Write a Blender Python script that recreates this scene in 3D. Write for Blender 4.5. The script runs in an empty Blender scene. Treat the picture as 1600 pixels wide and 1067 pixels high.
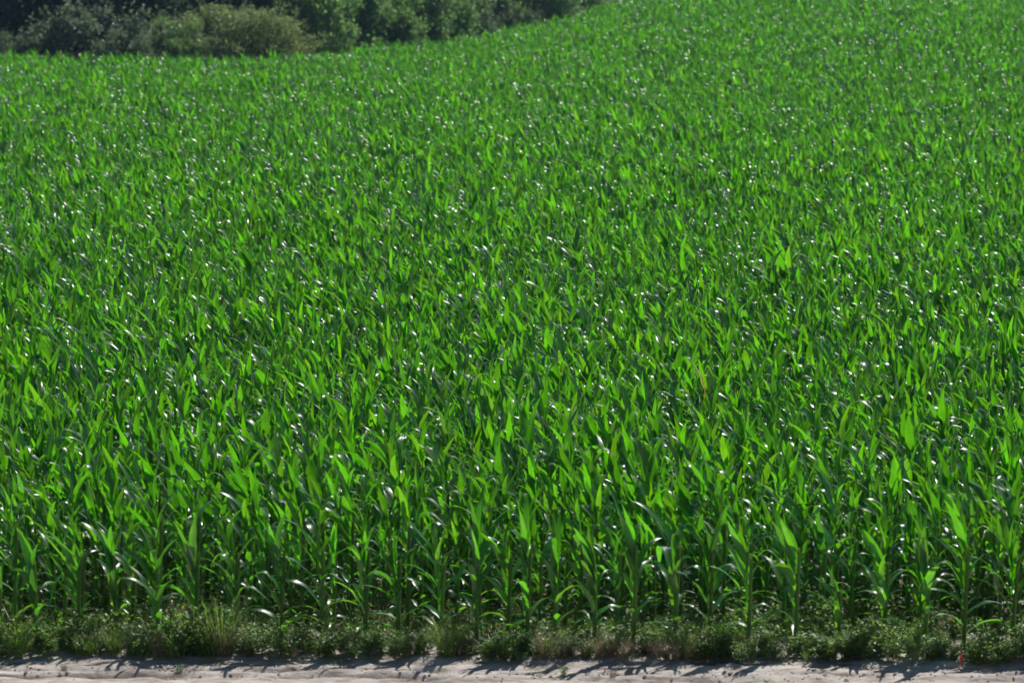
import bpy, math, random
import numpy as np
from mathutils import Matrix, Vector, Euler

R = math.radians
sc = bpy.context.scene
C = sc.collection
rng = np.random.default_rng(11)

# ------------------------------------------------------------------ camera
CAM_H = 6.59
PITCH = math.atan(633.5 / 4444.0)            # horizon lies above the frame
cam_d = bpy.data.cameras.new('camera')
cam_d.sensor_width = 36.0
cam_d.lens = 36.0 * 4444.0 / 1600.0
cam_d.clip_start = 0.5
cam_d.clip_end = 2000.0
cam_d.dof.use_dof = True
cam_d.dof.focus_distance = 36.0
cam_d.dof.aperture_fstop = 2.3
cam = bpy.data.objects.new('camera', cam_d)
C.objects.link(cam)
cam.location = (0, 0, CAM_H)
cam.rotation_euler = (math.pi / 2 - PITCH, 0, 0)
sc.camera = cam

# ------------------------------------------------------------------ sky and sun
SUN_EL, SUN_AZ = R(57), R(35)                # behind the field, to the right
w = bpy.data.worlds.new('World')
sc.world = w
w.use_nodes = True
wn = w.node_tree.nodes
sky = wn.new('ShaderNodeTexSky')
sky.sky_type = 'NISHITA'
sky.sun_disc = False
sky.sun_elevation = SUN_EL
sky.sun_rotation = SUN_AZ
sky.air_density = 1.0
sky.dust_density = 0.2
sky.ozone_density = 3.0
wn['Background'].inputs['Strength'].default_value = 0.058
w.node_tree.links.new(sky.outputs[0], wn['Background'].inputs['Color'])

sun_d = bpy.data.lights.new('sun', 'SUN')
sun_d.energy = 5.0
sun_d.angle = R(0.53)
sun_d.color = (1.0, 0.965, 0.91)
sun = bpy.data.objects.new('sun', sun_d)
C.objects.link(sun)
to_sun = Vector((math.sin(SUN_AZ) * math.cos(SUN_EL), math.cos(SUN_AZ) * math.cos(SUN_EL), math.sin(SUN_EL)))
sun.rotation_euler = to_sun.to_track_quat('Z', 'Y').to_euler()
sun.location = (20, 30, 60)

sc.view_settings.view_transform = 'Standard'
sc.view_settings.look = 'None'
sc.view_settings.gamma = 1.0
sc.view_settings.exposure = 0.13
sc.view_settings.use_curve_mapping = False
sc.cycles.use_adaptive_sampling = True
sc.cycles.adaptive_threshold = 0.03
sc.cycles.max_bounces = 4
sc.cycles.diffuse_bounces = 3
sc.cycles.glossy_bounces = 2
sc.cycles.transmission_bounces = 4
sc.cycles.transparent_max_bounces = 4
sc.cycles.sample_clamp_indirect = 6.0
sc.cycles.use_denoising = True
sc.cycles.denoiser = 'OPENIMAGEDENOISE'
sc.cycles.denoising_input_passes = 'RGB_ALBEDO_NORMAL'
sc.cycles.denoising_prefilter = 'ACCURATE'

# ------------------------------------------------------------------ helpers
def mesh_np(name, verts, faces, mats, attrs=None, uv=None, smooth=True, mat_idx=None):
    """verts (n,3); faces: list of (m,k) int arrays"""
    me = bpy.data.meshes.new(name)
    verts = np.asarray(verts, np.float32)
    if not isinstance(faces, list):
        faces = [faces]
    faces = [np.asarray(f, np.int32) for f in faces if len(f)]
    loops = np.concatenate([f.ravel() for f in faces])
    tot = np.concatenate([np.full(len(f), f.shape[1], np.int32) for f in faces])
    start = np.concatenate([[0], np.cumsum(tot)[:-1]]).astype(np.int32)
    me.vertices.add(len(verts)); me.vertices.foreach_set('co', verts.ravel())
    me.loops.add(len(loops)); me.loops.foreach_set('vertex_index', loops)
    me.polygons.add(len(tot))
    me.polygons.foreach_set('loop_start', start)
    me.polygons.foreach_set('loop_total', tot)
    me.polygons.foreach_set('use_smooth', np.full(len(tot), smooth, bool))
    for m in (mats if isinstance(mats, (list, tuple)) else [mats]):
        me.materials.append(m)
    if mat_idx is not None:
        me.polygons.foreach_set('material_index', np.asarray(mat_idx, np.int32))
    if attrs:
        for k, v in attrs.items():
            a = me.attributes.new(k, 'FLOAT', 'POINT')
            a.data.foreach_set('value', np.asarray(v, np.float32))
    if uv is not None:
        u = me.uv_layers.new(name='UVMap')
        u.data.foreach_set('uv', np.asarray(uv, np.float32)[loops].ravel())
    me.update(calc_edges=True)
    me.validate()
    return me

def link(name, data, parent=None, mat=None):
    o = bpy.data.objects.new(name, data)
    C.objects.link(o)
    if parent is not None:
        o.parent = parent
    if mat is not None:
        o.matrix_local = mat
    return o

def tag(o, label, cat, group=None, kind=None):
    o['label'] = label
    o['category'] = cat
    if group: o['group'] = group
    if kind: o['kind'] = kind
    return o

def smooth01(t):
    t = np.clip(t, 0, 1)
    return t * t * (3 - 2 * t)

ONES = ['', 'first', 'second', 'third', 'fourth', 'fifth', 'sixth', 'seventh', 'eighth', 'ninth', 'tenth', 'eleventh', 'twelfth',
        'thirteenth', 'fourteenth', 'fifteenth', 'sixteenth', 'seventeenth', 'eighteenth', 'nineteenth']
def ordinal(n):
    if n < 20: return ONES[n]
    t = {2: 'twent', 3: 'thirt', 4: 'fort', 5: 'fift'}[n // 10]
    return t + 'ieth' if n % 10 == 0 else t + 'y-' + ONES[n % 10]

def noise2(x, y, seed=0):
    """value noise, vectorised"""
    xi = np.floor(x).astype(np.int64); yi = np.floor(y).astype(np.int64)
    fx = x - xi; fy = y - yi
    fx = fx * fx * (3 - 2 * fx); fy = fy * fy * (3 - 2 * fy)
    def h(a, b):
        n = (a * 374761393 + b * 668265263 + seed * 974634777) & 0x7fffffff
        n = ((n ^ (n >> 13)) * 1274126177) & 0x7fffffff
        return ((n ^ (n >> 16)) & 0xffff) / 65535.0
    return (h(xi, yi) * (1 - fx) + h(xi + 1, yi) * fx) * (1 - fy) + (h(xi, yi + 1) * (1 - fx) + h(xi + 1, yi + 1) * fx) * fy

def fbm(x, y, oct=4, seed=0):
    s = 0; a = 0.5
    for i in range(oct):
        s = s + a * noise2(x * 2 ** i, y * 2 ** i, seed + i * 7); a *= 0.5
    return s

# terrain: flat by the track, a bank under the camera, a low rise far to the right
def terrain(x, y):
    x = np.asarray(x, float); y = np.asarray(y, float)
    z = 2.6 * smooth01((x + 3.0) / 20) * smooth01((y - 80) / 80)
    z = z + 4.9 * smooth01((17.5 - y) / 15.5)
    return z

# field edge (far, left) as a world polyline X -> Y
EDGE = [(-80, 122), (-32, 125), (-22.7, 126.8), (-15.9, 124.8), (-14.2, 127.2), (-10, 130.8), (-7.9, 136), (-6.3, 141.5), (-3.4, 150.2), (-0.7, 159.5),
        (1.8, 164), (3.8, 168.5), (5.5, 176.8), (6.7, 182), (8.4, 190), (14, 205), (80, 215)]
EX = np.array([e[0] for e in EDGE], float); EY = np.array([e[1] for e in EDGE], float)
def edge_y(x):
    return np.interp(x, EX, EY)
def front_y(x):
    return 25.72 - 0.028 * np.asarray(x, float)

# ------------------------------------------------------------------ materials
def new_mat(name):
    m = bpy.data.materials.new(name)
    m.use_nodes = True
    n = m.node_tree.nodes
    for x in list(n):
        if x.type != 'OUTPUT_MATERIAL': n.remove(x)
    return m, n, m.node_tree.links, [x for x in n if x.type == 'OUTPUT_MATERIAL'][0]

def leaf_mat(name, dif, tra, mix=0.45, gloss=0.35, spec=1.0, vary=0.35, yellow=(0.16, 0.17, 0.02), midrib=False, ior=1.45, coat_tint=(1, 1, 1)):
    m, n, l, out = new_mat(name)
    oi = n.new('ShaderNodeObjectInfo')
    at = n.new('ShaderNodeAttribute'); at.attribute_name = 'tint'
    add = n.new('ShaderNodeMath'); add.operation = 'ADD'
    l.new(oi.outputs['Random'], add.inputs[0]); l.new(at.outputs['Fac'], add.inputs[1])
    fr = n.new('ShaderNodeMath'); fr.operation = 'FRACT'; l.new(add.outputs[0], fr.inputs[0])
    # per leaf brightness and a shift to yellow
    mr = n.new('ShaderNodeMapRange'); l.new(fr.outputs[0], mr.inputs['Value'])
    mr.inputs['To Min'].default_value = 1 - vary; mr.inputs['To Max'].default_value = 1 + vary
    pw = n.new('ShaderNodeMath'); pw.operation = 'MULTIPLY'; l.new(fr.outputs[0], pw.inputs[0]); pw.inputs[1].default_value = 7.31
    f2 = n.new('ShaderNodeMath'); f2.operation = 'FRACT'; l.new(pw.outputs[0], f2.inputs[0])
    yl = n.new('ShaderNodeMapRange'); l.new(f2.outputs[0], yl.inputs['Value']); yl.inputs['From Min'].default_value = 0.45
    yl.inputs['To Max'].default_value = 0.38
    tc = n.new('ShaderNodeTexCoord')
    nz = n.new('ShaderNodeTexNoise'); nz.inputs['Scale'].default_value = 9.0; nz.inputs['Detail'].default_value = 1
    l.new(tc.outputs['Object'], nz.inputs['Vector'])
    nm = n.new('ShaderNodeMapRange'); l.new(nz.outputs['Fac'], nm.inputs['Value']); nm.inputs['To Min'].default_value = 0.75; nm.inputs['To Max'].default_value = 1.25
    ml = n.new('ShaderNodeMath'); ml.operation = 'MULTIPLY'; l.new(mr.outputs[0], ml.inputs[0]); l.new(nm.outputs[0], ml.inputs[1])
    def col(base, ymul):
        mx = n.new('ShaderNodeMix'); mx.data_type = 'RGBA'
        l.new(yl.outputs[0], mx.inputs['Factor'])
        mx.inputs[6].default_value = (*base, 1)
        mx.inputs[7].default_value = (yellow[0] * ymul, yellow[1] * ymul, yellow[2] * ymul, 1)
        last = mx.outputs[2]
        if midrib:
            uv = n.new('ShaderNodeUVMap')
            sp = n.new('ShaderNodeSeparateXYZ'); l.new(uv.outputs[0], sp.inputs[0])
            ab = n.new('ShaderNodeMath'); ab.operation = 'SUBTRACT'; l.new(sp.outputs[0], ab.inputs[0]); ab.inputs[1].default_value = 0.5
            a2 = n.new('ShaderNodeMath'); a2.operation = 'ABSOLUTE'; l.new(ab.outputs[0], a2.inputs[0])
            mm = n.new('ShaderNodeMapRange'); l.new(a2.outputs[0], mm.inputs['Value'])
            mm.inputs['From Min'].default_value = 0.03; mm.inputs['From Max'].default_value = 0.075
            mm.inputs['To Min'].default_value = 0.55; mm.inputs['To Max'].default_value = 0.0
            m2 = n.new('ShaderNodeMix'); m2.data_type = 'RGBA'
            l.new(mm.outputs[0], m2.inputs['Factor']); l.new(last, m2.inputs[6])
            m2.inputs[7].default_value = (0.16, 0.24, 0.08, 1)
            last = m2.outputs[2]
        sc_ = n.new('ShaderNodeVectorMath'); sc_.operation = 'SCALE'
        l.new(last, sc_.inputs[0]); l.new(ml.outputs[0], sc_.inputs['Scale'])
        return sc_.outputs[0]
    d = n.new('ShaderNodeBsdfDiffuse'); l.new(col(dif, 0.6), d.inputs['Color'])
    t = n.new('ShaderNodeBsdfTranslucent'); l.new(col(tra, 1.6), t.inputs['Color'])
    mxs = n.new('ShaderNodeMixShader'); mxs.inputs[0].default_value = mix
    l.new(d.outputs[0], mxs.inputs[1]); l.new(t.outputs[0], mxs.inputs[2])
    g = n.new('ShaderNodeBsdfGlossy'); g.inputs['Roughness'].default_value = gloss
    g.inputs['Color'].default_value = (*coat_tint, 1)
    f = n.new('ShaderNodeFresnel'); f.inputs['IOR'].default_value = ior
    fm = n.new('ShaderNodeMath'); fm.operation = 'MULTIPLY'; l.new(f.outputs[0], fm.inputs[0]); fm.inputs[1].default_value = spec
    fc = n.new('ShaderNodeMath'); fc.operation = 'MINIMUM'; l.new(fm.outputs[0], fc.inputs[0]); fc.inputs[1].default_value = 0.26
    m3 = n.new('ShaderNodeMixShader'); l.new(fc.outputs[0], m3.inputs[0])
    l.new(mxs.outputs[0], m3.inputs[1]); l.new(g.outputs[0], m3.inputs[2])
    l.new(m3.outputs[0], out.inputs['Surface'])
    return m

def rough_mat(name, c1, c2, scale=3.0, c3=None, rough=0.95, bump=0.3, bscale=40):
    m, n, l, out = new_mat(name)
    tc = n.new('ShaderNodeTexCoord')
    nz = n.new('ShaderNodeTexNoise'); nz.inputs['Scale'].default_value = scale; nz.inputs['Detail'].default_value = 8; nz.inputs['Roughness'].default_value = 0.65
    l.new(tc.outputs['Object'], nz.inputs['Vector'])
    cr = n.new('ShaderNodeValToRGB'); l.new(nz.outputs['Fac'], cr.inputs[0])
    cr.color_ramp.elements[0].position = 0.3; cr.color_ramp.elements[0].color = (*c1, 1)
    cr.color_ramp.elements[1].position = 0.7; cr.color_ramp.elements[1].color = (*c2, 1)
    if c3:
        e = cr.color_ramp.elements.new(0.5); e.color = (*c3, 1)
    b = n.new('ShaderNodeBsdfPrincipled'); l.new(cr.outputs[0], b.inputs['Base Color'])
    b.inputs['Roughness'].default_value = rough; b.inputs['Specular IOR Level'].default_value = 0.2
    bp = n.new('ShaderNodeBump'); bp.inputs['Strength'].default_value = bump; bp.inputs['Distance'].default_value = 0.02
    n2 = n.new('ShaderNodeTexNoise'); n2.inputs['Scale'].default_value = bscale; n2.inputs['Detail'].default_value = 6
    l.new(tc.outputs['Object'], n2.inputs['Vector']); l.new(n2.outputs['Fac'], bp.inputs['Height'])
    l.new(bp.outputs[0], b.inputs['Normal'])
    l.new(b.outputs[0], out.inputs['Surface'])
    return m

M = {}
M['corn'] = leaf_mat('corn_leaf', (0.006, 0.075, 0.022), (0.140, 0.58, 0.001), mix=0.56, gloss=0.33, spec=0.82, vary=0.42, yellow=(0.19, 0.31, 0.002), midrib=True)
M['corn_yellow'] = leaf_mat('corn_leaf_yellowed', (0.48, 0.42, 0.05), (0.75, 0.65, 0.06), mix=0.45, gloss=0.4, yellow=(0.5, 0.4, 0.05))
M['stalk'] = leaf_mat('corn_stalk', (0.11, 0.23, 0.035), (0.16, 0.34, 0.02), mix=0.3, gloss=0.45, spec=0.6, vary=0.25)
M['weed'] = leaf_mat('weed_leaf', (0.09, 0.18, 0.035), (0.26, 0.50, 0.04), mix=0.5, gloss=0.42, spec=0.6, vary=0.5, yellow=(0.2, 0.16, 0.05))
M['weed_stem'] = rough_mat('weed_stem', (0.07, 0.09, 0.03), (0.12, 0.10, 0.05), 20)
M['dry'] = leaf_mat('dry_grass', (0.27, 0.20, 0.14), (0.30, 0.23, 0.14), mix=0.35, gloss=0.6, spec=0.3, vary=0.4, yellow=(0.16, 0.15, 0.06))
M['soil'] = rough_mat('field_soil', (0.05, 0.035, 0.022), (0.12, 0.09, 0.06), 2.0)
M['grassland'] = rough_mat('grassland', (0.05, 0.085, 0.03), (0.11, 0.12, 0.05), 0.6)
def sand_mat():
    m, n, l, out = new_mat('track_sand')
    tc = n.new('ShaderNodeTexCoord')
    def nz(scale, vec, det=6):
        mp = n.new('ShaderNodeMapping'); mp.inputs['Scale'].default_value = vec; l.new(tc.outputs['Object'], mp.inputs['Vector'])
        x = n.new('ShaderNodeTexNoise'); x.inputs['Scale'].default_value = scale; x.inputs['Detail'].default_value = det; x.inputs['Roughness'].default_value = 0.65
        l.new(mp.outputs[0], x.inputs['Vector']); return x.outputs['Fac']
    cr = n.new('ShaderNodeValToRGB'); l.new(nz(1.0, (0.7, 6.0, 1)), cr.inputs[0])
    e = cr.color_ramp.elements
    e[0].position = 0.34; e[0].color = (0.19, 0.16, 0.14, 1); e[1].position = 0.62; e[1].color = (0.48, 0.44, 0.405, 1)
    x = e.new(0.46); x.color = (0.39, 0.35, 0.32, 1)
    cr2 = n.new('ShaderNodeValToRGB'); l.new(nz(7.0, (0.6, 1.6, 1)), cr2.inputs[0])
    e = cr2.color_ramp.elements
    e[0].position = 0.36; e[0].color = (0.62, 0.58, 0.54, 1); e[1].position = 0.55; e[1].color = (1.05, 1.05, 1.05, 1)
    mx = n.new('ShaderNodeMix'); mx.data_type = 'RGBA'; mx.blend_type = 'MULTIPLY'; mx.inputs['Factor'].default_value = 1.0
    l.new(cr.outputs[0], mx.inputs[6]); l.new(cr2.outputs[0], mx.inputs[7])
    b = n.new('ShaderNodeBsdfPrincipled'); l.new(mx.outputs[2], b.inputs['Base Color'])
    b.inputs['Roughness'].default_value = 0.95; b.inputs['Specular IOR Level'].default_value = 0.15
    bp = n.new('ShaderNodeBump'); bp.inputs['Strength'].default_value = 0.6; bp.inputs['Distance'].default_value = 0.03
    l.new(nz(26.0, (0.6, 1, 1), 8), bp.inputs['Height']); l.new(bp.outputs[0], b.inputs['Normal'])
    l.new(b.outputs[0], out.inputs['Surface'])
    return m
M['sand'] = sand_mat()
M['clod'] = rough_mat('soil_clod', (0.26, 0.22, 0.18), (0.42, 0.37, 0.33), 9)
M['bark'] = rough_mat('bark', (0.05, 0.042, 0.035), (0.13, 0.11, 0.09), 6, bump=0.8, bscale=15)
M['shrub'] = leaf_mat('shrub_leaf', (0.125, 0.215, 0.10), (0.25, 0.45, 0.10), mix=0.5, gloss=0.6, spec=0.3, vary=0.4, yellow=(0.18, 0.22, 0.08))
M['shrub_grey'] = leaf_mat('shrub_leaf_grey', (0.11, 0.165, 0.11), (0.18, 0.28, 0.12), mix=0.45, gloss=0.5, spec=0.4, vary=0.4, yellow=(0.13, 0.16, 0.08))
M['shrub_yellow'] = leaf_mat('shrub_leaf_yellow', (0.16, 0.20, 0.075), (0.31, 0.39, 0.075), mix=0.5, gloss=0.6, spec=0.3, vary=0.35, yellow=(0.25, 0.23, 0.06))
M['shrub_pale'] = leaf_mat('shrub_leaf_pale', (0.155, 0.22, 0.115), (0.29, 0.42, 0.11), mix=0.5, gloss=0.6, spec=0.3, vary=0.3, yellow=(0.21, 0.23, 0.09))
M['tree'] = leaf_mat('tree_leaf', (0.04, 0.08, 0.045), (0.07, 0.15, 0.05), mix=0.4, gloss=0.5, spec=0.4, vary=0.45, yellow=(0.07, 0.10, 0.05))

# ------------------------------------------------------------------ ground
def axis(parts):
    out = []
    for a, b, s in parts:
        out.append(np.arange(a, b, s))
    return np.concatenate(out + [[parts[-1][1]]])
gx = axis([(-600, -100, 50), (-100, -30, 5), (-30, 40, 1), (40, 110, 5), (110, 600, 70)])
gy = axis([(-200, 0, 20), (0, 24, 0.5), (24, 30, 0.5), (30, 230, 1.5), (230, 300, 10), (300, 1400, 100)])
GX, GY = np.meshgrid(gx, gy)
GZ = terrain(GX, GY) - 0.012 * ((GY > 21.2) & (GY < 26.5))
GZ = GZ + 0.05 * (fbm(GX * 0.8, GY * 0.8, 3, 5) - 0.45) * (GY > 27)
gz_track = (GY > 20.5) & (GY < 25.9)
GZ = np.where(gz_track, GZ - 0.14, GZ)
nx, ny = len(gx), len(gy)
ii = np.arange(nx * ny).reshape(ny, nx)
F = np.stack([ii[:-1, :-1], ii[:-1, 1:], ii[1:, 1:], ii[1:, :-1]], -1).reshape(-1, 4)
cx = (GX[:-1, :-1] + GX[1:, 1:]).ravel() / 2; cy = (GY[:-1, :-1] + GY[1:, 1:]).ravel() / 2
mi = np.where((cy > 25) & (cy < edge_y(cx)) & (np.abs(cx) < 75), 0, 1)
gm = mesh_np('ground', np.stack([GX, GY, GZ], -1).reshape(-1, 3), F, [M['soil'], M['grassland']], mat_idx=mi)
g = link('ground', gm); g['kind'] = 'structure'

# sandy track with ruts and a low crumbling bank at the weeds
tx = np.arange(-13, 13.01, 0.045); ty = np.arange(20.2, 26.41, 0.02)
TX, TY = np.meshgrid(tx, ty)
v = TY - (front_y(TX) - 0.26)                      # <0 on the track
wob = 0.22 * (fbm(TX * 0.5, TX * 0 + 3, 3, 3) - 0.45)
vv = v + wob
TZ = 0.03 * smooth01((vv + 0.25) / 0.4) + 0.03 * (fbm(TX * 1.3, TY * 3.2, 4, 9) - 0.47) + 0.09 * (fbm(TX * 4, TY * 8, 5, 21) - 0.45) * (0.35 + fbm(TX * 0.8, TY * 1.5, 2, 61))
wob2 = vv + 0.24 * (fbm(TX * 0.9, TX * 0 + 1, 3, 91) - 0.45)
mod = smooth01((fbm(TX * 0.6, TY * 1.2, 3, 93) - 0.28) * 4)
def rut(c, wd, dp):
    return -dp * mod * np.exp(-((wob2 - c) / wd) ** 2)
TZ = TZ + rut(-0.44, 0.035, 0.05) + rut(-0.68, 0.04, 0.065) + 0.03 * mod * np.exp(-((wob2 + 0.56) / 0.05) ** 2) * (0.4 + fbm(TX * 0.9, TY * 0, 3, 31))
TZ = TZ + rut(-1.3, 0.22, 0.05) + rut(-2.9, 0.25, 0.06)
TZ = TZ + 0.03 * (fbm(TX * 3.0, TY * 14, 2, 41) - 0.4) * smooth01(1.6 - np.abs(vv + 0.65) * 4)
TZ = TZ + 0.012
TZ = np.where(TY < 20.5, -0.12 + 0 * TZ, TZ); TZ = np.where(TY > 26.35, -0.1, TZ)
n1, n2 = len(tx), len(ty)
ii = np.arange(n1 * n2).reshape(n2, n1)
F = np.stack([ii[:-1, :-1], ii[:-1, 1:], ii[1:, 1:], ii[1:, :-1]], -1).reshape(-1, 4)
tm = mesh_np('dirt_track', np.stack([TX, TY, TZ], -1).reshape(-1, 3), F, [M['sand']])
o = link('dirt_track', tm); o['kind'] = 'structure'
def track_z(x, y):
    i = int(np.clip(round((y - ty[0]) / 0.02), 0, n2 - 1)); j = int(np.clip(round((x - tx[0]) / 0.045), 0, n1 - 1))
    return float(TZ[i, j])

# ------------------------------------------------------------------ corn
def leaf_mesh(r, cat):
    """unit-length corn blade rising from the origin and leaning to +X"""
    N = 12
    t = np.linspace(0, 1, N + 1)
    if cat == 'up':
        a0, k, p = R(r.uniform(5, 15)), R(r.uniform(12, 60)), r.uniform(1.6, 2.6); W = r.uniform(0.068, 0.090)
        ang = a0 + k * t ** p
    elif cat == 'mid':
        a0, k, p = R(r.uniform(16, 28)), R(r.uniform(45, 115)), r.uniform(1.3, 2.2); W = r.uniform(0.072, 0.092)
        ang = a0 + k * t ** p
    elif cat == 'fold':
        a0 = R(r.uniform(10, 24)); c = r.uniform(0.45, 0.68); k = R(r.uniform(85, 135)); W = r.uniform(0.072, 0.092)
        ang = a0 + R(15) * t + k / (1 + np.exp(-(t - c) / 0.055))
    else:
        a0, k, p = R(r.uniform(28, 48)), R(r.uniform(55, 110)), r.uniform(0.9, 1.6); W = r.uniform(0.075, 0.094)
        ang = a0 + k * t ** p
    dx = np.sin(ang) / N; dz = np.cos(ang) / N
    px = np.concatenate([[0], np.cumsum((dx[1:] + dx[:-1]) / 2)]); pz = np.concatenate([[0], np.cumsum((dz[1:] + dz[:-1]) / 2)])
    py = r.normal(0, 0.10) * t ** 2
    prof = (0.5 + 0.5 * smooth01(t / 0.28)) * np.clip(1 - t ** 1.75, 0, 1) ** 0.9
    wd = W * prof
    tw = r.normal(0, R(16)) * t + r.normal(0, R(26)) * t ** 2
    fold = (0.42 * (1 - t) ** 1.7 + 0.08)
    ph1, ph2 = r.uniform(0, 6.28, 2); fq = r.uniform(2.2, 3.6)
    rip1 = 0.30 * np.sin(fq * 6.28 * t + ph1) * smooth01(t * 3) * (1 - t)
    rip2 = 0.30 * np.sin(fq * 6.28 * t + ph2) * smooth01(t * 3) * (1 - t)
    T = np.stack([np.sin(ang), 0 * t, np.cos(ang)], -1)
    S0 = np.tile([0., 1., 0.], (N + 1, 1)); N0 = np.cross(S0, T)      # (cos a, 0, -sin a) -> flip to the upper side
    N0 = -N0
    S = S0 * np.cos(tw)[:, None] + N0 * np.sin(tw)[:, None]
    Nn = -S0 * np.sin(tw)[:, None] + N0 * np.cos(tw)[:, None]
    P = np.stack([px, py, pz], -1)
    A = P + (S + Nn * (fold + rip1)[:, None]) * wd[:, None]
    B = P + (-S + Nn * (fold + rip2)[:, None]) * wd[:, None]
    V = np.stack([A, P, B], 1).reshape(-1, 3)
    uv = np.stack([np.tile([0, .5, 1], N + 1), np.repeat(t, 3)], -1)
    f = []
    for i in range(N):
        b = i * 3
        f += [(b, b + 1, b + 4, b + 3), (b + 1, b + 2, b + 5, b + 4)]
    return V, np.array(f), uv

def tube(P, rad, sides=6):
    P = np.asarray(P, float); n = len(P)
    a = np.arange(sides) * 2 * np.pi / sides
    ring = np.stack([np.cos(a), np.sin(a), 0 * a], -1)
    V = (P[:, None, :] + ring[None] * np.asarray(rad)[:, None, None]).reshape(-1, 3)
    f = []
    for i in range(n - 1):
        for j in range(sides):
            f.append((i * sides + j, i * sides + (j + 1) % sides, (i + 1) * sides + (j + 1) % sides, (i + 1) * sides + j))
    return V, np.array(f)

LEAVES = {}
for cat, nvar in (('up', 10), ('mid', 12), ('fold', 7), ('low', 7)):
    LEAVES[cat] = []
    for k in range(nvar):
        V, f, uv = leaf_mesh(rng, cat)
        LEAVES[cat].append((V, f, uv))
LEAF_ME = {c: [mesh_np('corn_leaf', V, f, M['corn'], uv=uv) for V, f, uv in L] for c, L in LEAVES.items()}
YELLOW_ME = [mesh_np('corn_leaf_yellow', V, f, M['corn_yellow'], uv=uv) for V, f, uv in LEAVES['up'][:3]]

STALKS = []
for k in range(5):
    n = 9
    z = np.linspace(-0.03, 0.72, n)
    bend = rng.normal(0, 0.02, 2)
    P = np.stack([bend[0] * z ** 2, bend[1] * z ** 2, z], -1)
    rad = 0.0205 * (1 - 0.45 * np.linspace(0, 1, n)) * (1 + 0.14 * (np.arange(n) % 2))
    STALKS.append(tube(P, rad, 6))
STALK_ME = [mesh_np('corn_stalk', V, f, M['stalk']) for V, f in STALKS]

def plant_recipe(r, h, nl=None, front=False):
    """stalk index, list of (category, variant, 4x4 matrix) for a corn plant of height h"""
    nl = nl or int(r.integers(13, 18))
    ls, ztop = (0.76, 0.70) if front else (0.56, 0.79)
    phi0 = R(40) + r.normal(0, 0.8) + math.pi * r.integers(0, 2) if front else r.uniform(0, 2 * math.pi)
    z0 = 0.13 if front else 0.10
    wind = R(r.normal(11, 9))
    out = []
    for i in range(nl):
        q = i / (nl - 1)
        z = h * (z0 + (ztop - z0) * q ** 0.9)
        phi = phi0 + math.pi * (i % 2) + r.normal(0, 0.4)
        qa, qb = (0.22, 0.55) if front else (0.28, 0.70)
        if q < qa: cat, L = 'low', r.uniform(0.34, 0.46)
        elif q < qb: cat, L = ('fold' if r.random() < 0.22 else 'mid'), r.uniform(0.46, 0.62)
        else: cat, L = ('fold' if r.random() < 0.10 else 'up'), r.uniform(0.42, 0.56) * (1.08 - 0.25 * (q - 0.74))
        wd = wind * (0.25 + 0.95 * q)
        m = Matrix.Translation((0, 0, z)) @ Matrix.Rotation(-wd, 4, 'Y') @ Matrix.Rotation(R(r.normal(0, 5)), 4, 'X') @ Matrix.Rotation(phi, 4, 'Z')
        Lm = L * h * 1.05 * ls
        ws = Lm * r.uniform(0.9, 1.15) * (1.12 if cat == 'up' else 1.0)
        if front: ws *= 0.88
        m = m @ Matrix.Diagonal((Lm, ws, Lm, 1))
        out.append((cat, int(r.integers(len(LEAVES[cat]))), m))
    return int(r.integers(len(STALKS))), out

def corn_plant(x, y, h, label, group, yellow=False, r=rng, nl=None, front=False):
    t = link('corn_plant', None)
    t.location = (x, y, float(terrain(x, y)))
    t.empty_display_size = 0.2
    tag(t, label, 'corn plant', group)
    si, lv = plant_recipe(r, h, nl, front)
    s = link('stalk', STALK_ME[si], t, Matrix.Diagonal((1.1, 1.1, h, 1)) @ Matrix.Rotation(R(2), 4, 'Y'))
    for k, (c, vi, m) in enumerate(lv):
        me = LEAF_ME[c][vi]
        if yellow and k in (len(lv) - 1, len(lv) - 2):
            me = YELLOW_ME[0]
        lf = link('leaf', me, t, m)
        if yellow and k in (len(lv) - 1, len(lv) - 2):
            lf['label'] = 'yellowing leaf'
    return t

def px_to_x(px, y):
    depth = math.hypot(y, CAM_H - 0.4)
    return (px - 800) / 4444.0 * depth

# front row, read off one by one
FRONT = [(5, 833), (62, 829), (103, 950), (126, 820), (181, 826), (252, 829), (312, 806), (373, 813), (444, 801), (505, 797), (572, 828), (623, 820),
         (689, 812), (744, 791), (793, 818), (822, 798), (866, 808), (926, 815), (986, 787), (1050, 787), (1104, 798), (1162, 806), (1235, 790),
         (1301, 880), (1372, 824), (1433, 797), (1492, 784), (1567, 806)]
frow = []
for i, (px, top) in enumerate(FRONT):
    x = px_to_x(px, 26.0)
    y = float(front_y(x)) + rng.normal(0, 0.05) + (0.25 if px in (181, 793, 866) else 0)
    h = (1020 - top) / (167 * 0.966)
    size = 'tall' if h > 1.32 else 'stunted' if h < 0.5 else 'short' if h < 1.0 else 'medium height'
    lab = '%s green corn plant, %s from the left in the front row beside the track' % (size, ordinal(i + 1))
    frow.append((x, y))
    corn_plant(x, y, h, lab, 'corn plants along the front of the field', nl=(5 if h < 0.5 else 8 if h < 1 else int(rng.integers(11, 14))), front=True)
n_ind = len(FRONT)

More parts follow.
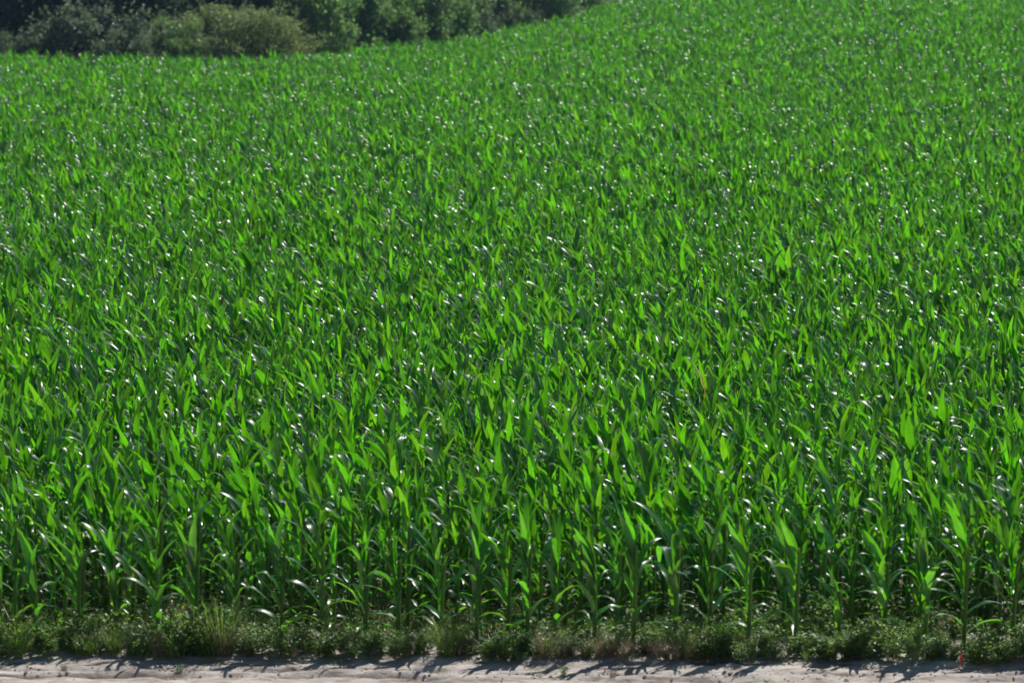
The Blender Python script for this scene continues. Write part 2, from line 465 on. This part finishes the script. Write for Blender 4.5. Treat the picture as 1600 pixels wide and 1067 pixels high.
ROW, SP = 0.335, 0.205
mass = []
row = 1
YEL = (px_to_x(1098, 33.6), 33.3)
while True:
    yb = row * ROW + 0.22 + 0.10 * min(row, 3)
    y0 = 25.72 + yb
    if y0 > 204: break
    half = 0.18 * y0 + 3.5
    sp_ = 0.33 if row < 3 else SP
    xs = np.arange(-half, half, sp_) + rng.uniform(0, sp_)
    xs = xs + rng.normal(0, 0.04, len(xs))
    ys = front_y(xs) + yb + rng.normal(0, 0.06, len(xs))
    hs = np.clip(rng.normal(1.26, 0.17, len(xs)), 0.75, 1.65) * (0.84 + 0.34 * fbm(xs * 0.22, ys * 0.22, 3, 77))
    keep = ys < edge_y(xs)
    cnt = 0
    for x, y, h in zip(xs[keep], ys[keep], hs[keep]):
        inview = abs(x) < 0.1795 * math.hypot(y, CAM_H) * 0.985
        if inview and n_ind < 300 and (row < 10):
            cnt += 1; n_ind += 1
            corn_plant(x, y, h, 'green corn plant in the %s row from the track, %s counting from the left' % (ordinal(row + 1), ordinal(cnt)),
                       'corn plants in the rows behind the front row')
        elif abs(x - YEL[0]) < 0.15 and abs(y - YEL[1]) < 0.22:
            pass
        else:
            mass.append((x, y, h))
    row += 1
corn_plant(YEL[0], YEL[1], 1.52, 'corn plant with yellow top leaves standing out amid the all green crop', 'corn plants in the rows behind the front row', yellow=True)

# the rest of the crop: whole plants scattered as one mass
lib = bpy.data.collections.new('corn_variants')
for k in range(26):
    si, lv = plant_recipe(rng, 1.0)
    Vs, Fs, UV, TI, MI = [], [], [], [], []
    off = 0
    V, f = STALKS[si]
    Vs.append(V); Fs.append(f); UV.append(np.zeros((len(V), 2))); TI.append(np.full(len(V), rng.random())); MI.append(np.ones(len(f))); off += len(V)
    for c, vi, m in lv:
        V, f, uv = LEAVES[c][vi]
        A = np.array(m)
        W_ = V @ A[:3, :3].T + A[:3, 3]
        Vs.append(W_); Fs.append(f + off); UV.append(uv); TI.append(np.full(len(V), rng.random())); MI.append(np.zeros(len(f))); off += len(V)
    me = mesh_np('corn_plant_variant', np.concatenate(Vs), np.concatenate(Fs), [M['corn'], M['stalk']], attrs={'tint': np.concatenate(TI)},
                 uv=np.concatenate(UV), mat_idx=np.concatenate(MI))
    o = bpy.data.objects.new('variant_%02d' % k, me); lib.objects.link(o)

def scatter(name, pts, rot, scl, idx, coll):
    me = bpy.data.meshes.new(name)
    me.vertices.add(len(pts)); me.vertices.foreach_set('co', np.asarray(pts, np.float32).ravel())
    for k, val, ty_ in (('rot', rot, 'FLOAT_VECTOR'), ('scl', scl, 'FLOAT_VECTOR')):
        a = me.attributes.new(k, ty_, 'POINT'); a.data.foreach_set('vector', np.asarray(val, np.float32).ravel())
    a = me.attributes.new('pick', 'INT', 'POINT'); a.data.foreach_set('value', np.asarray(idx, np.int32))
    o = link(name, me)
    ng = bpy.data.node_groups.new(name + '_nodes', 'GeometryNodeTree')
    ng.interface.new_socket('Geometry', in_out='INPUT', socket_type='NodeSocketGeometry')
    ng.interface.new_socket('Geometry', in_out='OUTPUT', socket_type='NodeSocketGeometry')
    n, l = ng.nodes, ng.links
    gi, go = n.new('NodeGroupInput'), n.new('NodeGroupOutput')
    ip = n.new('GeometryNodeInstanceOnPoints')
    ci = n.new('GeometryNodeCollectionInfo'); ci.inputs['Collection'].default_value = coll
    ci.inputs['Separate Children'].default_value = True; ci.inputs['Reset Children'].default_value = True
    def na(k, dt):
        x = n.new('GeometryNodeInputNamedAttribute'); x.data_type = dt; x.inputs['Name'].default_value = k
        return x.outputs['Attribute']
    l.new(gi.outputs[0], ip.inputs['Points']); l.new(ci.outputs[0], ip.inputs['Instance'])
    ip.inputs['Pick Instance'].default_value = True
    l.new(na('pick', 'INT'), ip.inputs['Instance Index'])
    e2r = n.new('FunctionNodeEulerToRotation'); l.new(na('rot', 'FLOAT_VECTOR'), e2r.inputs[0])
    l.new(e2r.outputs[0], ip.inputs['Rotation']); l.new(na('scl', 'FLOAT_VECTOR'), ip.inputs['Scale'])
    l.new(ip.outputs[0], go.inputs[0])
    md = o.modifiers.new('scatter', 'NODES'); md.node_group = ng
    return o

mass = np.array(mass)
nm_ = len(mass)
pts = np.stack([mass[:, 0], mass[:, 1], terrain(mass[:, 0], mass[:, 1])], -1)
rot = np.stack([rng.normal(0, R(3), nm_), rng.normal(0, R(4), nm_), rng.normal(0, R(18), nm_)], -1)
flip = np.where(rng.random(nm_) < 0.5, -1.0, 1.0)
sxy = mass[:, 2] * rng.uniform(0.92, 1.12, nm_)
scl = np.stack([sxy, sxy * flip, mass[:, 2]], -1)
o = scatter('corn_crop', pts, rot, scl, rng.integers(0, 26, nm_), lib)
tag(o, 'dense green corn crop filling the whole field up to the bushes', 'corn crop', kind='stuff')

# ------------------------------------------------------------------ weeds along the edge
def leaf_quads(P, D, Nn, ln, wd):
    """rhomb leaves: base P, direction D, normal Nn"""
    D = D / np.linalg.norm(D, axis=1, keepdims=True)
    S = np.cross(D, Nn); S = S / (np.linalg.norm(S, axis=1, keepdims=True) + 1e-9)
    up = np.cross(S, D)
    ln = np.asarray(ln)[:, None]; wd = np.asarray(wd)[:, None]
    a = P; b = P + D * ln * 0.45 + S * wd * 0.5 + up * ln * 0.05; c = P + D * ln - up * ln * 0.08; d = P + D * ln * 0.45 - S * wd * 0.5 + up * ln * 0.05
    V = np.stack([a, b, c, d], 1).reshape(-1, 3)
    f = np.arange(len(P) * 4).reshape(-1, 4)
    return V, f

def unit(r, n):
    v_ = r.normal(0, 1, (n, 3)); return v_ / np.linalg.norm(v_, axis=1, keepdims=True)

def weed_data(r, h, spread, nst):
    SV, SF, so = [], [], 0
    P, D, T = [], [], []
    for s in range(nst):
        a = r.uniform(0, 6.28); tip = np.array([math.cos(a), math.sin(a), 0]) * spread * r.uniform(0.2, 1.0) + [0, 0, h * r.uniform(0.6, 1.05)]
        base = np.array([math.cos(a), math.sin(a), 0]) * spread * r.uniform(0, 0.35)
        t = np.linspace(0, 1, 5)
        line = base + (tip - base) * np.stack([t ** 1.3, t ** 1.3, t], -1)
        V, f = tube(line, 0.0045 * (1 - 0.7 * t), 3)
        SV.append(V); SF.append(f + so); so += len(V)
        nl = int(r.integers(16, 28))
        for k in range(nl):
            q = r.uniform(0.12, 1.0)
            p = base + (tip - base) * np.array([q ** 1.3, q ** 1.3, q])
            ph = r.uniform(0, 6.28)
            d = np.array([math.cos(ph), math.sin(ph), r.uniform(-0.2, 0.9)])
            off = r.uniform(0, 0.05)
            P.append(p + d * off); D.append(d); T.append(r.random())
    P = np.array(P); D = np.array(D); n = len(P)
    N_ = unit(r, n) * 0.5 + np.array([0, 0, 1])
    ln = r.uniform(0.032, 0.068, n)
    V, f = leaf_quads(P, D, N_, ln, ln * r.uniform(0.4, 0.65, n))
    return (np.concatenate(SV), np.concatenate(SF)), (V, f, np.repeat(T, 4))

def dry_data(r, h, spread, nb):
    V, F, o_ = [], [], 0
    HP, HD = [], []
    for b in range(nb):
        a = r.uniform(0, 6.28); rr = spread * math.sqrt(r.random()) * 0.5
        base = np.array([math.cos(a) * rr, math.sin(a) * rr, 0])
        a2 = a + r.normal(0, 0.7); lean = r.uniform(0.1, 0.75); L = h * r.uniform(0.5, 1.1)
        t = np.linspace(0, 1, 5)
        line = base + np.stack([np.cos(a2) * lean * L * t ** 1.8, np.sin(a2) * lean * L * t ** 1.8, L * (t - 0.18 * lean * t ** 2)], -1)
        sd = np.array([-math.sin(a2 + r.normal(0, .8)), math.cos(a2), 0]) * 0.0042
        wv = (1 - 0.8 * t)[:, None]
        q = np.stack([line - sd * wv, line + sd * wv], 1).reshape(-1, 3)
        V.append(q)
        for i in range(4):
            F.append((o_ + 2 * i, o_ + 2 * i + 1, o_ + 2 * i + 3, o_ + 2 * i + 2))
        o_ += len(q)
        if r.random() < 0.7:
            for k in range(8):
                s = r.uniform(0.6, 1.0); i = min(int(s * 4), 3); p = line[i] + (line[i + 1] - line[i]) * (s * 4 - i)
                HP.append(p); HD.append(r.normal(0, 0.5, 3) + [0, 0, 0.7])
    HP = np.array(HP); HD = np.array(HD); n = len(HP)
    hv, hf = leaf_quads(HP, HD, unit(r, n), r.uniform(0.012, 0.028, n), r.uniform(0.004, 0.009, n))
    return (np.concatenate(V), np.array(F)), (hv, hf, np.repeat(r.random(n), 4))

WEED = []
for k in range(9):
    (sv, sf), (lv, lf, lt) = weed_data(rng, rng.uniform(0.20, 0.36), rng.uniform(0.12, 0.22), int(rng.integers(7, 12)))
    WEED.append((mesh_np('weed_stem', sv, sf, M['weed_stem']), mesh_np('weed_foliage', lv, lf, M['weed'], attrs={'tint': lt}, smooth=False)))
DRY = []
for k in range(6):
    (sv, sf), (lv, lf, lt) = dry_data(rng, rng.uniform(0.24, 0.38), rng.uniform(0.14, 0.22), 75)
    DRY.append((mesh_np('dry_blades', sv, sf, M['dry']), mesh_np('dry_heads', lv, lf, M['dry'], attrs={'tint': lt}, smooth=False)))

M['grass'] = leaf_mat('verge_grass', (0.11, 0.20, 0.04), (0.22, 0.40, 0.03), mix=0.45, gloss=0.45, spec=0.6, vary=0.4, yellow=(0.24, 0.22, 0.06))
GRASS = []
for k in range(5):
    (sv, sf), (lv, lf, lt) = dry_data(rng, rng.uniform(0.22, 0.42), rng.uniform(0.14, 0.26), 60)
    GRASS.append((mesh_np('grass_blades', sv * [1, 1, 1], sf, M['grass']), mesh_np('grass_heads', lv, lf, M['grass'], attrs={'tint': lt}, smooth=False)))

def clump(name, pair, names, x, y, s, label, cat, group, z=None):
    t = link(name, None); t.location = (x, y, 0.06 if z is None else z); t.rotation_euler = (0, 0, rng.uniform(0, 6.28)); t.scale = (s, s, s * rng.uniform(0.9, 1.15))
    tag(t, label, cat, group)
    for n_, d_ in zip(names, pair):
        link(n_, d_, t)['kind'] = 'stuff'
    return t

order = sorted(range(len(frow)), key=lambda i: frow[i][0])
DRYGAPS = {8, 15, 16, 20, 23, 26}
for i in range(len(frow) - 1):
    (xa, ya), (xb, yb) = frow[i], frow[i + 1]
    x = (xa + xb) / 2 + rng.uniform(-0.05, 0.05)
    y = float(front_y(x)) - rng.uniform(0.02, 0.24)
    gap = 'between the %s and %s front-row corn plants from the left' % (ordinal(i + 1), ordinal(i + 2))
    clump('weed_plant', WEED[i % 9], ('stem', 'foliage'), x, y, rng.uniform(0.5, 0.85), 'leafy green weed ' + gap, 'weed', 'green weeds along the edge of the track')
    if i in DRYGAPS:
        clump('dry_grass_tuft', DRY[i % 6], ('blades', 'seed_heads'), x + rng.uniform(-0.15, 0.15), y - 0.06, rng.uniform(0.6, 0.85),
              'dry brown grass tuft ' + gap, 'grass tuft', 'dry grass tufts along the edge of the track')

wl = bpy.data.collections.new('weed_variants')
for k, (a, b) in enumerate(WEED + DRY + GRASS):
    # one joined mesh per variant
    na_, nb_ = len(a.vertices), len(b.vertices)
    va = np.zeros(na_ * 3, np.float32); a.vertices.foreach_get('co', va)
    vb = np.zeros(nb_ * 3, np.float32); b.vertices.foreach_get('co', vb)
    fa = np.array([p.vertices[:] for p in a.polygons]); fb = np.array([p.vertices[:] for p in b.polygons]) + na_
    tb = np.zeros(nb_, np.float32); b.attributes['tint'].data.foreach_get('value', tb)
    me = mesh_np('weed_variant', np.concatenate([va, vb]).reshape(-1, 3), np.concatenate([fa, fb]), [a.materials[0], b.materials[0]],
                 attrs={'tint': np.concatenate([np.zeros(na_), tb])}, smooth=False, mat_idx=np.concatenate([np.zeros(len(fa)), np.ones(len(fb))]))
    wl.objects.link(bpy.data.objects.new('weed_%02d' % k, me))
nw = 1900
wx = rng.uniform(-9, 9, nw); dv = rng.uniform(0, 1, nw) ** 1.9 * 3.0
wy = front_y(wx) - 0.33 + dv + 0.35 * (fbm(wx * 1.6, wx * 0, 3, 12) - 0.45)
wz = np.where(dv < 0.5, 0.05, 0.0)
dens = fbm(wx * 0.9, wx * 0 + 8, 2, 55)
isdry = (rng.random(nw) < np.where(dv < 0.45, np.clip((dens - 0.32) * 2.6 * (0.65 + 0.06 * wx), 0.06, 0.6), 0.03))
idx = np.where(isdry, rng.integers(9, 15, nw), np.where(rng.random(nw) < 0.16, rng.integers(15, 20, nw), rng.integers(0, 9, nw)))
s = rng.lognormal(-0.28, 0.32, nw).clip(0.35, 1.5) * np.where(dv > 0.5, 0.72, 0.66) * (0.55 + 0.95 * fbm(wx * 2.2, wy * 1.5, 3, 88))
o = scatter('weeds', np.stack([wx, wy, wz], -1), np.stack([0 * wx, 0 * wx, rng.uniform(0, 6.28, nw)], -1), np.stack([s, s, s * rng.uniform(0.7, 1.35, nw)], -1), idx, wl)
tag(o, 'mixed green weeds and dry stems growing under the first corn rows', 'weeds', kind='stuff')

# ------------------------------------------------------------------ bushes and trees beyond the field
def crown_mesh(name, r, rx, ry, rz, zc, nleaf, lsz, mat, nblob=46, blob=(0.16, 0.30), up=0.35, skirt=True, mat2=None, m2dir=None):
    # blob centres spread through the crown, denser to the outside
    th = r.uniform(0, 6.28, nblob); cz = r.uniform(-0.95, 1, nblob); rr = r.uniform(0.45, 1.0, nblob) ** 0.6
    q = np.sqrt(1 - cz ** 2)
    cen = np.stack([q * np.cos(th), q * np.sin(th), cz], -1) * rr[:, None]
    cen *= (1 + r.normal(0, 0.10, (nblob, 1)))
    sc_ = np.array([rx, ry, rz])
    br = r.uniform(*blob, nblob)
    which = r.choice(nblob, nleaf, p=(br ** 2) / (br ** 2).sum())
    dv_ = unit(r, nleaf)
    dv_[:, 2] = np.where(r.random(nleaf) < 0.35, np.abs(dv_[:, 2]), dv_[:, 2])
    rad = br[which] * r.uniform(0.35, 1.0, nleaf) ** 0.5 * (1 + 0.3 * r.normal(0, 1, nleaf) * (r.random(nleaf) < 0.25))
    P = (cen[which] + dv_ * rad[:, None]) * sc_ + [0, 0, zc]
    P[:, 2] = np.maximum(P[:, 2], 0.05 + 0.2 * r.random(nleaf))
    ns = nleaf // 5                                   # shoots that break the outline
    sh = r.integers(0, nblob, 1 + ns // 9); sdir = cen[sh] / (np.linalg.norm(cen[sh], axis=1, keepdims=True) + 1e-6) * 0.55 + unit(r, len(sh)) * 0.5 + [0, 0, 0.55]
    si_ = r.integers(0, len(sh), ns); sl = r.uniform(0, 1, ns)
    sp0 = cen[sh] + unit(r, len(sh)) * br[sh][:, None] * 0.8
    P[:ns] = sp0[si_] * sc_ + [0, 0, zc] + sdir[si_] * (sl * 0.62)[:, None] * min(1.0, rx / 1.5) + r.normal(0, 0.035, (ns, 3))
    P[:, 2] = np.maximum(P[:, 2], 0.05)
    D = dv_ * 0.6 + unit(r, nleaf) * 0.7 + np.array([0, 0, up])
    Nn = unit(r, nleaf) * 0.7 + np.array([0, 0, 0.9]) + dv_ * 0.4
    ln = r.uniform(0.6, 1.4, nleaf) * lsz
    V, f = leaf_quads(P, D, Nn, ln, ln * r.uniform(0.3, 0.55, nleaf))
    tint = (r.random(nblob)[which] * 0.55 + r.random(nleaf) * 0.45)
    mats = [mat]; mi_ = None
    if mat2 is not None:
        mats.append(mat2)
        s_ = (P / sc_) @ np.array(m2dir)
        mi_ = (s_ + r.normal(0, 0.35, nleaf) > 0.72).astype(int)
    return mesh_np(name, V, f, mats, attrs={'tint': np.repeat(tint, 4)}, smooth=False, mat_idx=mi_), cen * sc_ + [0, 0, zc]

def limbs_mesh(name, r, cen, h0, rad, nstem=5, lim=26, multi=True):
    SV, SF, off = [], [], 0
    for k in range(min(lim, len(cen))):
        e = cen[k]
        b = np.array([r.normal(0, 0.18), r.normal(0, 0.18), -0.1]) if multi else np.array([0, 0, h0 * r.uniform(0.5, 1.0)])
        t = np.linspace(0, 1, 6)
        line = b + (e - b) * np.stack([t ** 1.4, t ** 1.4, t ** 0.9], -1) + r.normal(0, 0.05, (6, 3)) * np.sin(t * np.pi)[:, None]
        V, f = tube(line, rad * (1 if multi else 0.45) * (1 - 0.8 * t), 5)
        SV.append(V); SF.append(f + off); off += len(V)
    if not multi:
        t = np.linspace(0, 1, 8)
        line = np.stack([0.1 * np.sin(t * 3), 0.08 * np.sin(t * 4 + 1), -0.15 + (h0 * 1.15 + 0.15) * t], -1)
        V, f = tube(line, rad * (1.5 - 0.5 * np.minimum(t * 6, 1)) * (1 - 0.6 * t), 8)
        SV.append(V); SF.append(f + off); off += len(V)
    return mesh_np(name, np.concatenate(SV), np.concatenate(SF), M['bark'])

SHR = {}
def shrub_kind(key, rx, ry, rz, zc, nleaf, lsz, mat, rad=0.03, **kw):
    cm, cen = crown_mesh(key + '_crown', rng, rx, ry, rz, zc, nleaf, lsz, mat, **kw)
    SHR[key] = (cm, limbs_mesh(key + '_stems', rng, cen, 0, rad))
shrub_kind('round', 2.35, 2.0, 1.75, 1.45, 26000, 0.12, M['shrub_pale'], nblob=120, blob=(0.15, 0.25), mat2=M['shrub_yellow'], m2dir=(0.9, -0.35, -0.1))
shrub_kind('olive_a', 1.5, 1.4, 1.5, 1.5, 14000, 0.135, M['shrub'], nblob=55)
shrub_kind('olive_b', 1.7, 1.5, 1.25, 1.3, 14000, 0.135, M['shrub'], nblob=60)
shrub_kind('olive_c', 1.2, 1.2, 1.9, 1.9, 13000, 0.135, M['shrub'], nblob=50)
shrub_kind('grey', 1.9, 1.5, 1.25, 1.15, 15000, 0.16, M['shrub_grey'], nblob=55, blob=(0.14, 0.26), up=0.0)
shrub_kind('small', 0.9, 0.9, 0.85, 0.85, 7000, 0.085, M['shrub_grey'], nblob=32)
TREE = []
for k in range(4):
    rx = rng.uniform(2.0, 2.7)
    cm, cen = crown_mesh('tree_crown', rng, rx, rx * 0.95, rng.uniform(2.6, 3.1), 3.5, 20000, 0.21, M['tree'], nblob=75, blob=(0.14, 0.25), up=-0.1)
    TREE.append((cm, limbs_mesh('tree_trunk', rng, cen, 2.8, 0.13, multi=False)))

def at_px(px, back):
    """a spot 'back' metres behind the field edge seen at column px"""
    y = 130.0
    for _ in range(30):
        x = (px - 800) / 4444.0 * y
        y = 0.5 * y + 0.5 * (float(edge_y(x)) + back * 1.3)
    return x, y

def bush(name, kind, px, back, s, label, cat='bush', group='bushes along the far edge of the field', sz=1.0, rz=None, src=None):
    x, y = at_px(px, back)
    t = link(name, None)
    t.location = (x, y, float(terrain(x, y)) - 0.03)
    s *= 1.45 if cat == 'bush' and px > 470 else 1.32
    t.scale = (s, s, s * sz)
    t.rotation_euler = (0, 0, rng.uniform(0, 6.28) if rz is None else rz)
    tag(t, label, cat, group)
    cm, tm_ = src or SHR[kind]
    link('crown', cm, t)['kind'] = 'stuff'; link('trunk' if cat == 'tree' else 'stems', tm_, t)
    return t

B = [
 ('grey', 145, 1.8, 1.15, 'grey-green spreading bush in front of the dark trees, left of the round bush', 0.92, None),
 ('small', 205, 1.2, 1.1, 'low grey-green bush sloping down to the crop, just left of the round bush', 1.0, None),
 ('small', 22, 1.2, 0.85, 'small grey-green bush at the left end of the field edge', 1.2, None),
 ('olive_b', 268, 2.6, 0.70, 'lower olive bush tucked against the left side of the round bush', 1.15, None),
 ('round', 358, 1.9, 1.08, 'large round olive bush with a yellowing right side at the field edge', 0.74, 0.0),
 ('olive_a', 492, 2.2, 0.95, 'olive brown bush immediately right of the large round bush', 1.15, 1.0),
 ('olive_c', 548, 3.2, 0.95, 'tall narrow olive bush second to the right of the round bush', 1.0, 2.0),
 ('olive_b', 592, 1.9, 0.9, 'broad pale olive bush third to the right of the round bush', 1.1, 0.4),
 ('olive_a', 640, 2.8, 1.0, 'olive bush fourth to the right of the round bush', 1.2, 3.3),
 ('olive_b', 682, 2.2, 0.95, 'wide olive bush where the field edge starts to climb', 1.2, 4.1),
 ('olive_c', 716, 3.4, 0.95, 'upright olive bush above the climbing field edge', 1.05, 5.2),
 ('small', 735, 1.4, 1.25, 'small pale bush at the foot of the climbing field edge', 1.1, 1.9),
 ('olive_a', 765, 4.0, 0.95, 'olive bush half in shade beside a dark gap', 1.2, 0.8),
 ('small', 800, 1.5, 1.0, 'small grey bush right of the dark gap', 1.1, 4.4),
 ('olive_b', 828, 4.0, 1.0, 'pale olive bush near the upper end of the row', 1.2, 2.9),
 ('olive_c', 868, 4.5, 0.95, 'last upright olive bush before the dry grass', 1.0, 0.2),
]
for kind, px, back, s, lab, sz, rz in B:
    bush('bush', kind, px, back, s, lab, sz=sz, rz=rz)
# second rank: more bushes higher up behind, then dark trees
for j, (px, back, s) in enumerate([(455, 4.8, 1.2), (520, 4.9, 1.3), (575, 4.9, 1.25), (625, 4.9, 1.3), (668, 5.0, 1.3), (705, 8, 1.3), (745, 9, 1.3), (790, 9.5, 1.35), (840, 10, 1.35), (885, 10, 1.2)]):
    bush('bush', ('olive_a', 'olive_c', 'olive_b')[j % 3], px, back, s, 'taller olive bush in the second rank behind, %s from the left' % ordinal(j + 1),
         group='bushes in the second rank', sz=1.15)
T = [(-25, 7.5), (20, 5.5), (66, 6.5), (118, 9.5), (185, 8.5), (228, 6.5), (262, 9), (320, 8.5), (385, 8.0), (440, 10), (500, 12), (565, 12.5), (630, 12.5),
     (690, 13), (752, 12), (770, 7.0), (815, 15), (870, 16), (925, 14), (960, 13), (1000, 16)]
for j, (px, back) in enumerate(T):
    bush('tree', None, px, back, rng.uniform(0.95, 1.15), 'dark green tree in the wood behind the bushes, %s from the left' % ordinal(j + 1), 'tree',
         'dark trees of the wood behind the field', src=TREE[j % 4])
for j, px in enumerate(range(-60, 1000, 62)):
    bush('tree', None, px + rng.uniform(-10, 10), 17 + rng.uniform(-2, 2), 1.25, 'dark tree deep in the wood, %s of the rearmost rank from the left' % ordinal(j + 1), 'tree',
         'dark trees of the wood behind the field', src=TREE[(j + 1) % 4])

# pale dry grass at the upper end of the field edge
gi_ = 0
M['pale'] = leaf_mat('pale_grass', (0.30, 0.31, 0.22), (0.34, 0.36, 0.22), mix=0.4, gloss=0.6, spec=0.3, vary=0.3, yellow=(0.26, 0.25, 0.16))
PALE = []
for k in range(3):
    (sv, sf), (lv, lf, lt) = dry_data(rng, 1.25, 0.9, 130)
    PALE.append((mesh_np('pale_blades', sv, sf, M['pale']), mesh_np('pale_heads', lv * 1.0, lf, M['pale'], attrs={'tint': lt}, smooth=False)))
for px in range(880, 985, 7):
    x, y = at_px(px, 0.5 + rng.uniform(0, 1.6)); gi_ += 1
    clump('pale_grass_tuft', PALE[gi_ % 3], ('blades', 'seed_heads'), x, y, rng.uniform(0.9, 1.35),
          'tall pale grass tuft by the far field corner, %s from the left' % ordinal(gi_), 'grass tuft', 'pale grass tufts at the far field corner', z=float(terrain(x, y)))

# ------------------------------------------------------------------ summer haze
HAZE = 0.00022
hv = np.array([(x, y, z) for z in (-1.3, 19.0) for y in (-205, 1405) for x in (-605, 605)], float)
hf = np.array([(0, 2, 3, 1), (4, 5, 7, 6), (0, 1, 5, 4), (2, 6, 7, 3), (0, 4, 6, 2), (1, 3, 7, 5)])
hm, hn, hl, hout = new_mat('haze_air')
pv = hn.new('ShaderNodeVolumePrincipled')
pv.inputs['Color'].default_value = (0.45, 0.70, 1.0, 1)
pv.inputs['Density'].default_value = HAZE
pv.inputs['Anisotropy'].default_value = 0.2
hl.new(pv.outputs[0], hout.inputs['Volume'])
hz = link('haze', mesh_np('haze', hv, hf, hm, smooth=False)); tag(hz, 'thin bluish summer haze over the whole field', 'haze', kind='stuff')

# ------------------------------------------------------------------ small things on the track
def clod_mesh(r):
    import bmesh
    bm = bmesh.new(); bmesh.ops.create_icosphere(bm, subdivisions=2, radius=1.0)
    for v_ in bm.verts:
        n_ = 1 + 0.25 * math.sin(v_.co.x * 3 + r.uniform(0, 6)) * math.cos(v_.co.y * 4) + r.normal(0, 0.12)
        v_.co *= n_
        v_.co.z *= 0.6
    me = bpy.data.meshes.new('clod'); bm.to_mesh(me); bm.free(); me.materials.append(M['clod'])
    return me
cl = bpy.data.collections.new('clod_variants')
for k in range(4):
    cl.objects.link(bpy.data.objects.new('clod_%d' % k, clod_mesh(rng)))
nc = 2200
cx_ = rng.uniform(-6, 6, nc); vv_ = np.where(rng.random(nc) < 0.45, rng.normal(-0.05, 0.06, nc), np.where(rng.random(nc) < 0.6, rng.normal(-0.58, 0.10, nc), rng.uniform(-3, 0, nc)))
cy_ = front_y(cx_) - 0.22 + vv_
cz_ = np.array([track_z(a, b) for a, b in zip(cx_, cy_)])
s = rng.lognormal(math.log(0.007), 0.5, nc).clip(0.003, 0.022)
o = scatter('soil_clods', np.stack([cx_, cy_, cz_ + s * 0.2], -1), rng.uniform(0, 6.28, (nc, 3)) * [0.1, 0.1, 1], np.stack([s, s, s], -1), rng.integers(0, 4, nc), cl)
tag(o, 'small crumbs of dry soil scattered over the sandy track', 'soil crumbs', kind='stuff')

# fallen yellow leaf lying on the sand
V, f, uv = LEAVES['up'][3]
fl = link('fallen_leaf', mesh_np('fallen_leaf', V, f, M['corn_yellow'], uv=uv))
x = px_to_x(318, 25.6); y = float(front_y(x)) - 0.42
fl.matrix_world = Matrix.Translation((x, y, track_z(x, y) + 0.02)) @ Matrix.Rotation(R(80), 4, 'Y') @ Matrix.Diagonal((0.28, 0.4, 0.28, 1))
tag(fl, 'yellow fallen corn leaf lying on the sand at the weeds', 'leaf')

# small orange strip among the weeds
import bmesh
bm = bmesh.new()
prof = [(-0.011, 0.0), (0.011, 0.0), (0.015, 0.05), (0.007, 0.085), (0.001, 0.105), (-0.009, 0.075), (-0.013, 0.04)]
fr_ = [bm.verts.new((a, 0.012 * math.sin(b * 25), b)) for a, b in prof]
bk_ = [bm.verts.new((a, 0.003 + 0.012 * math.sin(b * 25), b)) for a, b in prof]
bm.faces.new(fr_); bm.faces.new(bk_[::-1])
for i in range(len(prof)):
    j = (i + 1) % len(prof); bm.faces.new((fr_[i], bk_[i], bk_[j], fr_[j]))
bmesh.ops.recalc_face_normals(bm, faces=bm.faces)
me = bpy.data.meshes.new('orange_strip'); bm.to_mesh(me); bm.free()
me.materials.append(leaf_mat('orange_plastic', (0.75, 0.10, 0.02), (0.8, 0.14, 0.02), mix=0.45, vary=0.05, yellow=(0.7, 0.1, 0.02)))
x = px_to_x(1486, 25.7); y = float(front_y(x)) - 0.44
os_ = link('orange_strip', me); os_.location = (x, y, track_z(x, y) + 0.04)
tag(os_, 'small bright orange strip standing up among the weeds beside the track', 'marker')

# sparse seedlings on the track
for j, (px, dv2) in enumerate([(285, -0.62), (100, -0.55), (880, -0.62), (955, -0.68), (1190, -0.9), (620, -0.66)]):
    x = px_to_x(px, 25); y = float(front_y(x)) - 0.22 + dv2
    clump('grass_sprout', DRY[j % 6] if j % 2 else WEED[j % 9], ('blades', 'foliage'), x, y, rng.uniform(0.25, 0.36),
          'tiny sprout growing out of the sandy track, %s from the left' % ordinal(sorted([100, 285, 620, 880, 955, 1190]).index(px) + 1), 'sprout', 'sprouts on the track', z=track_z(x, y))
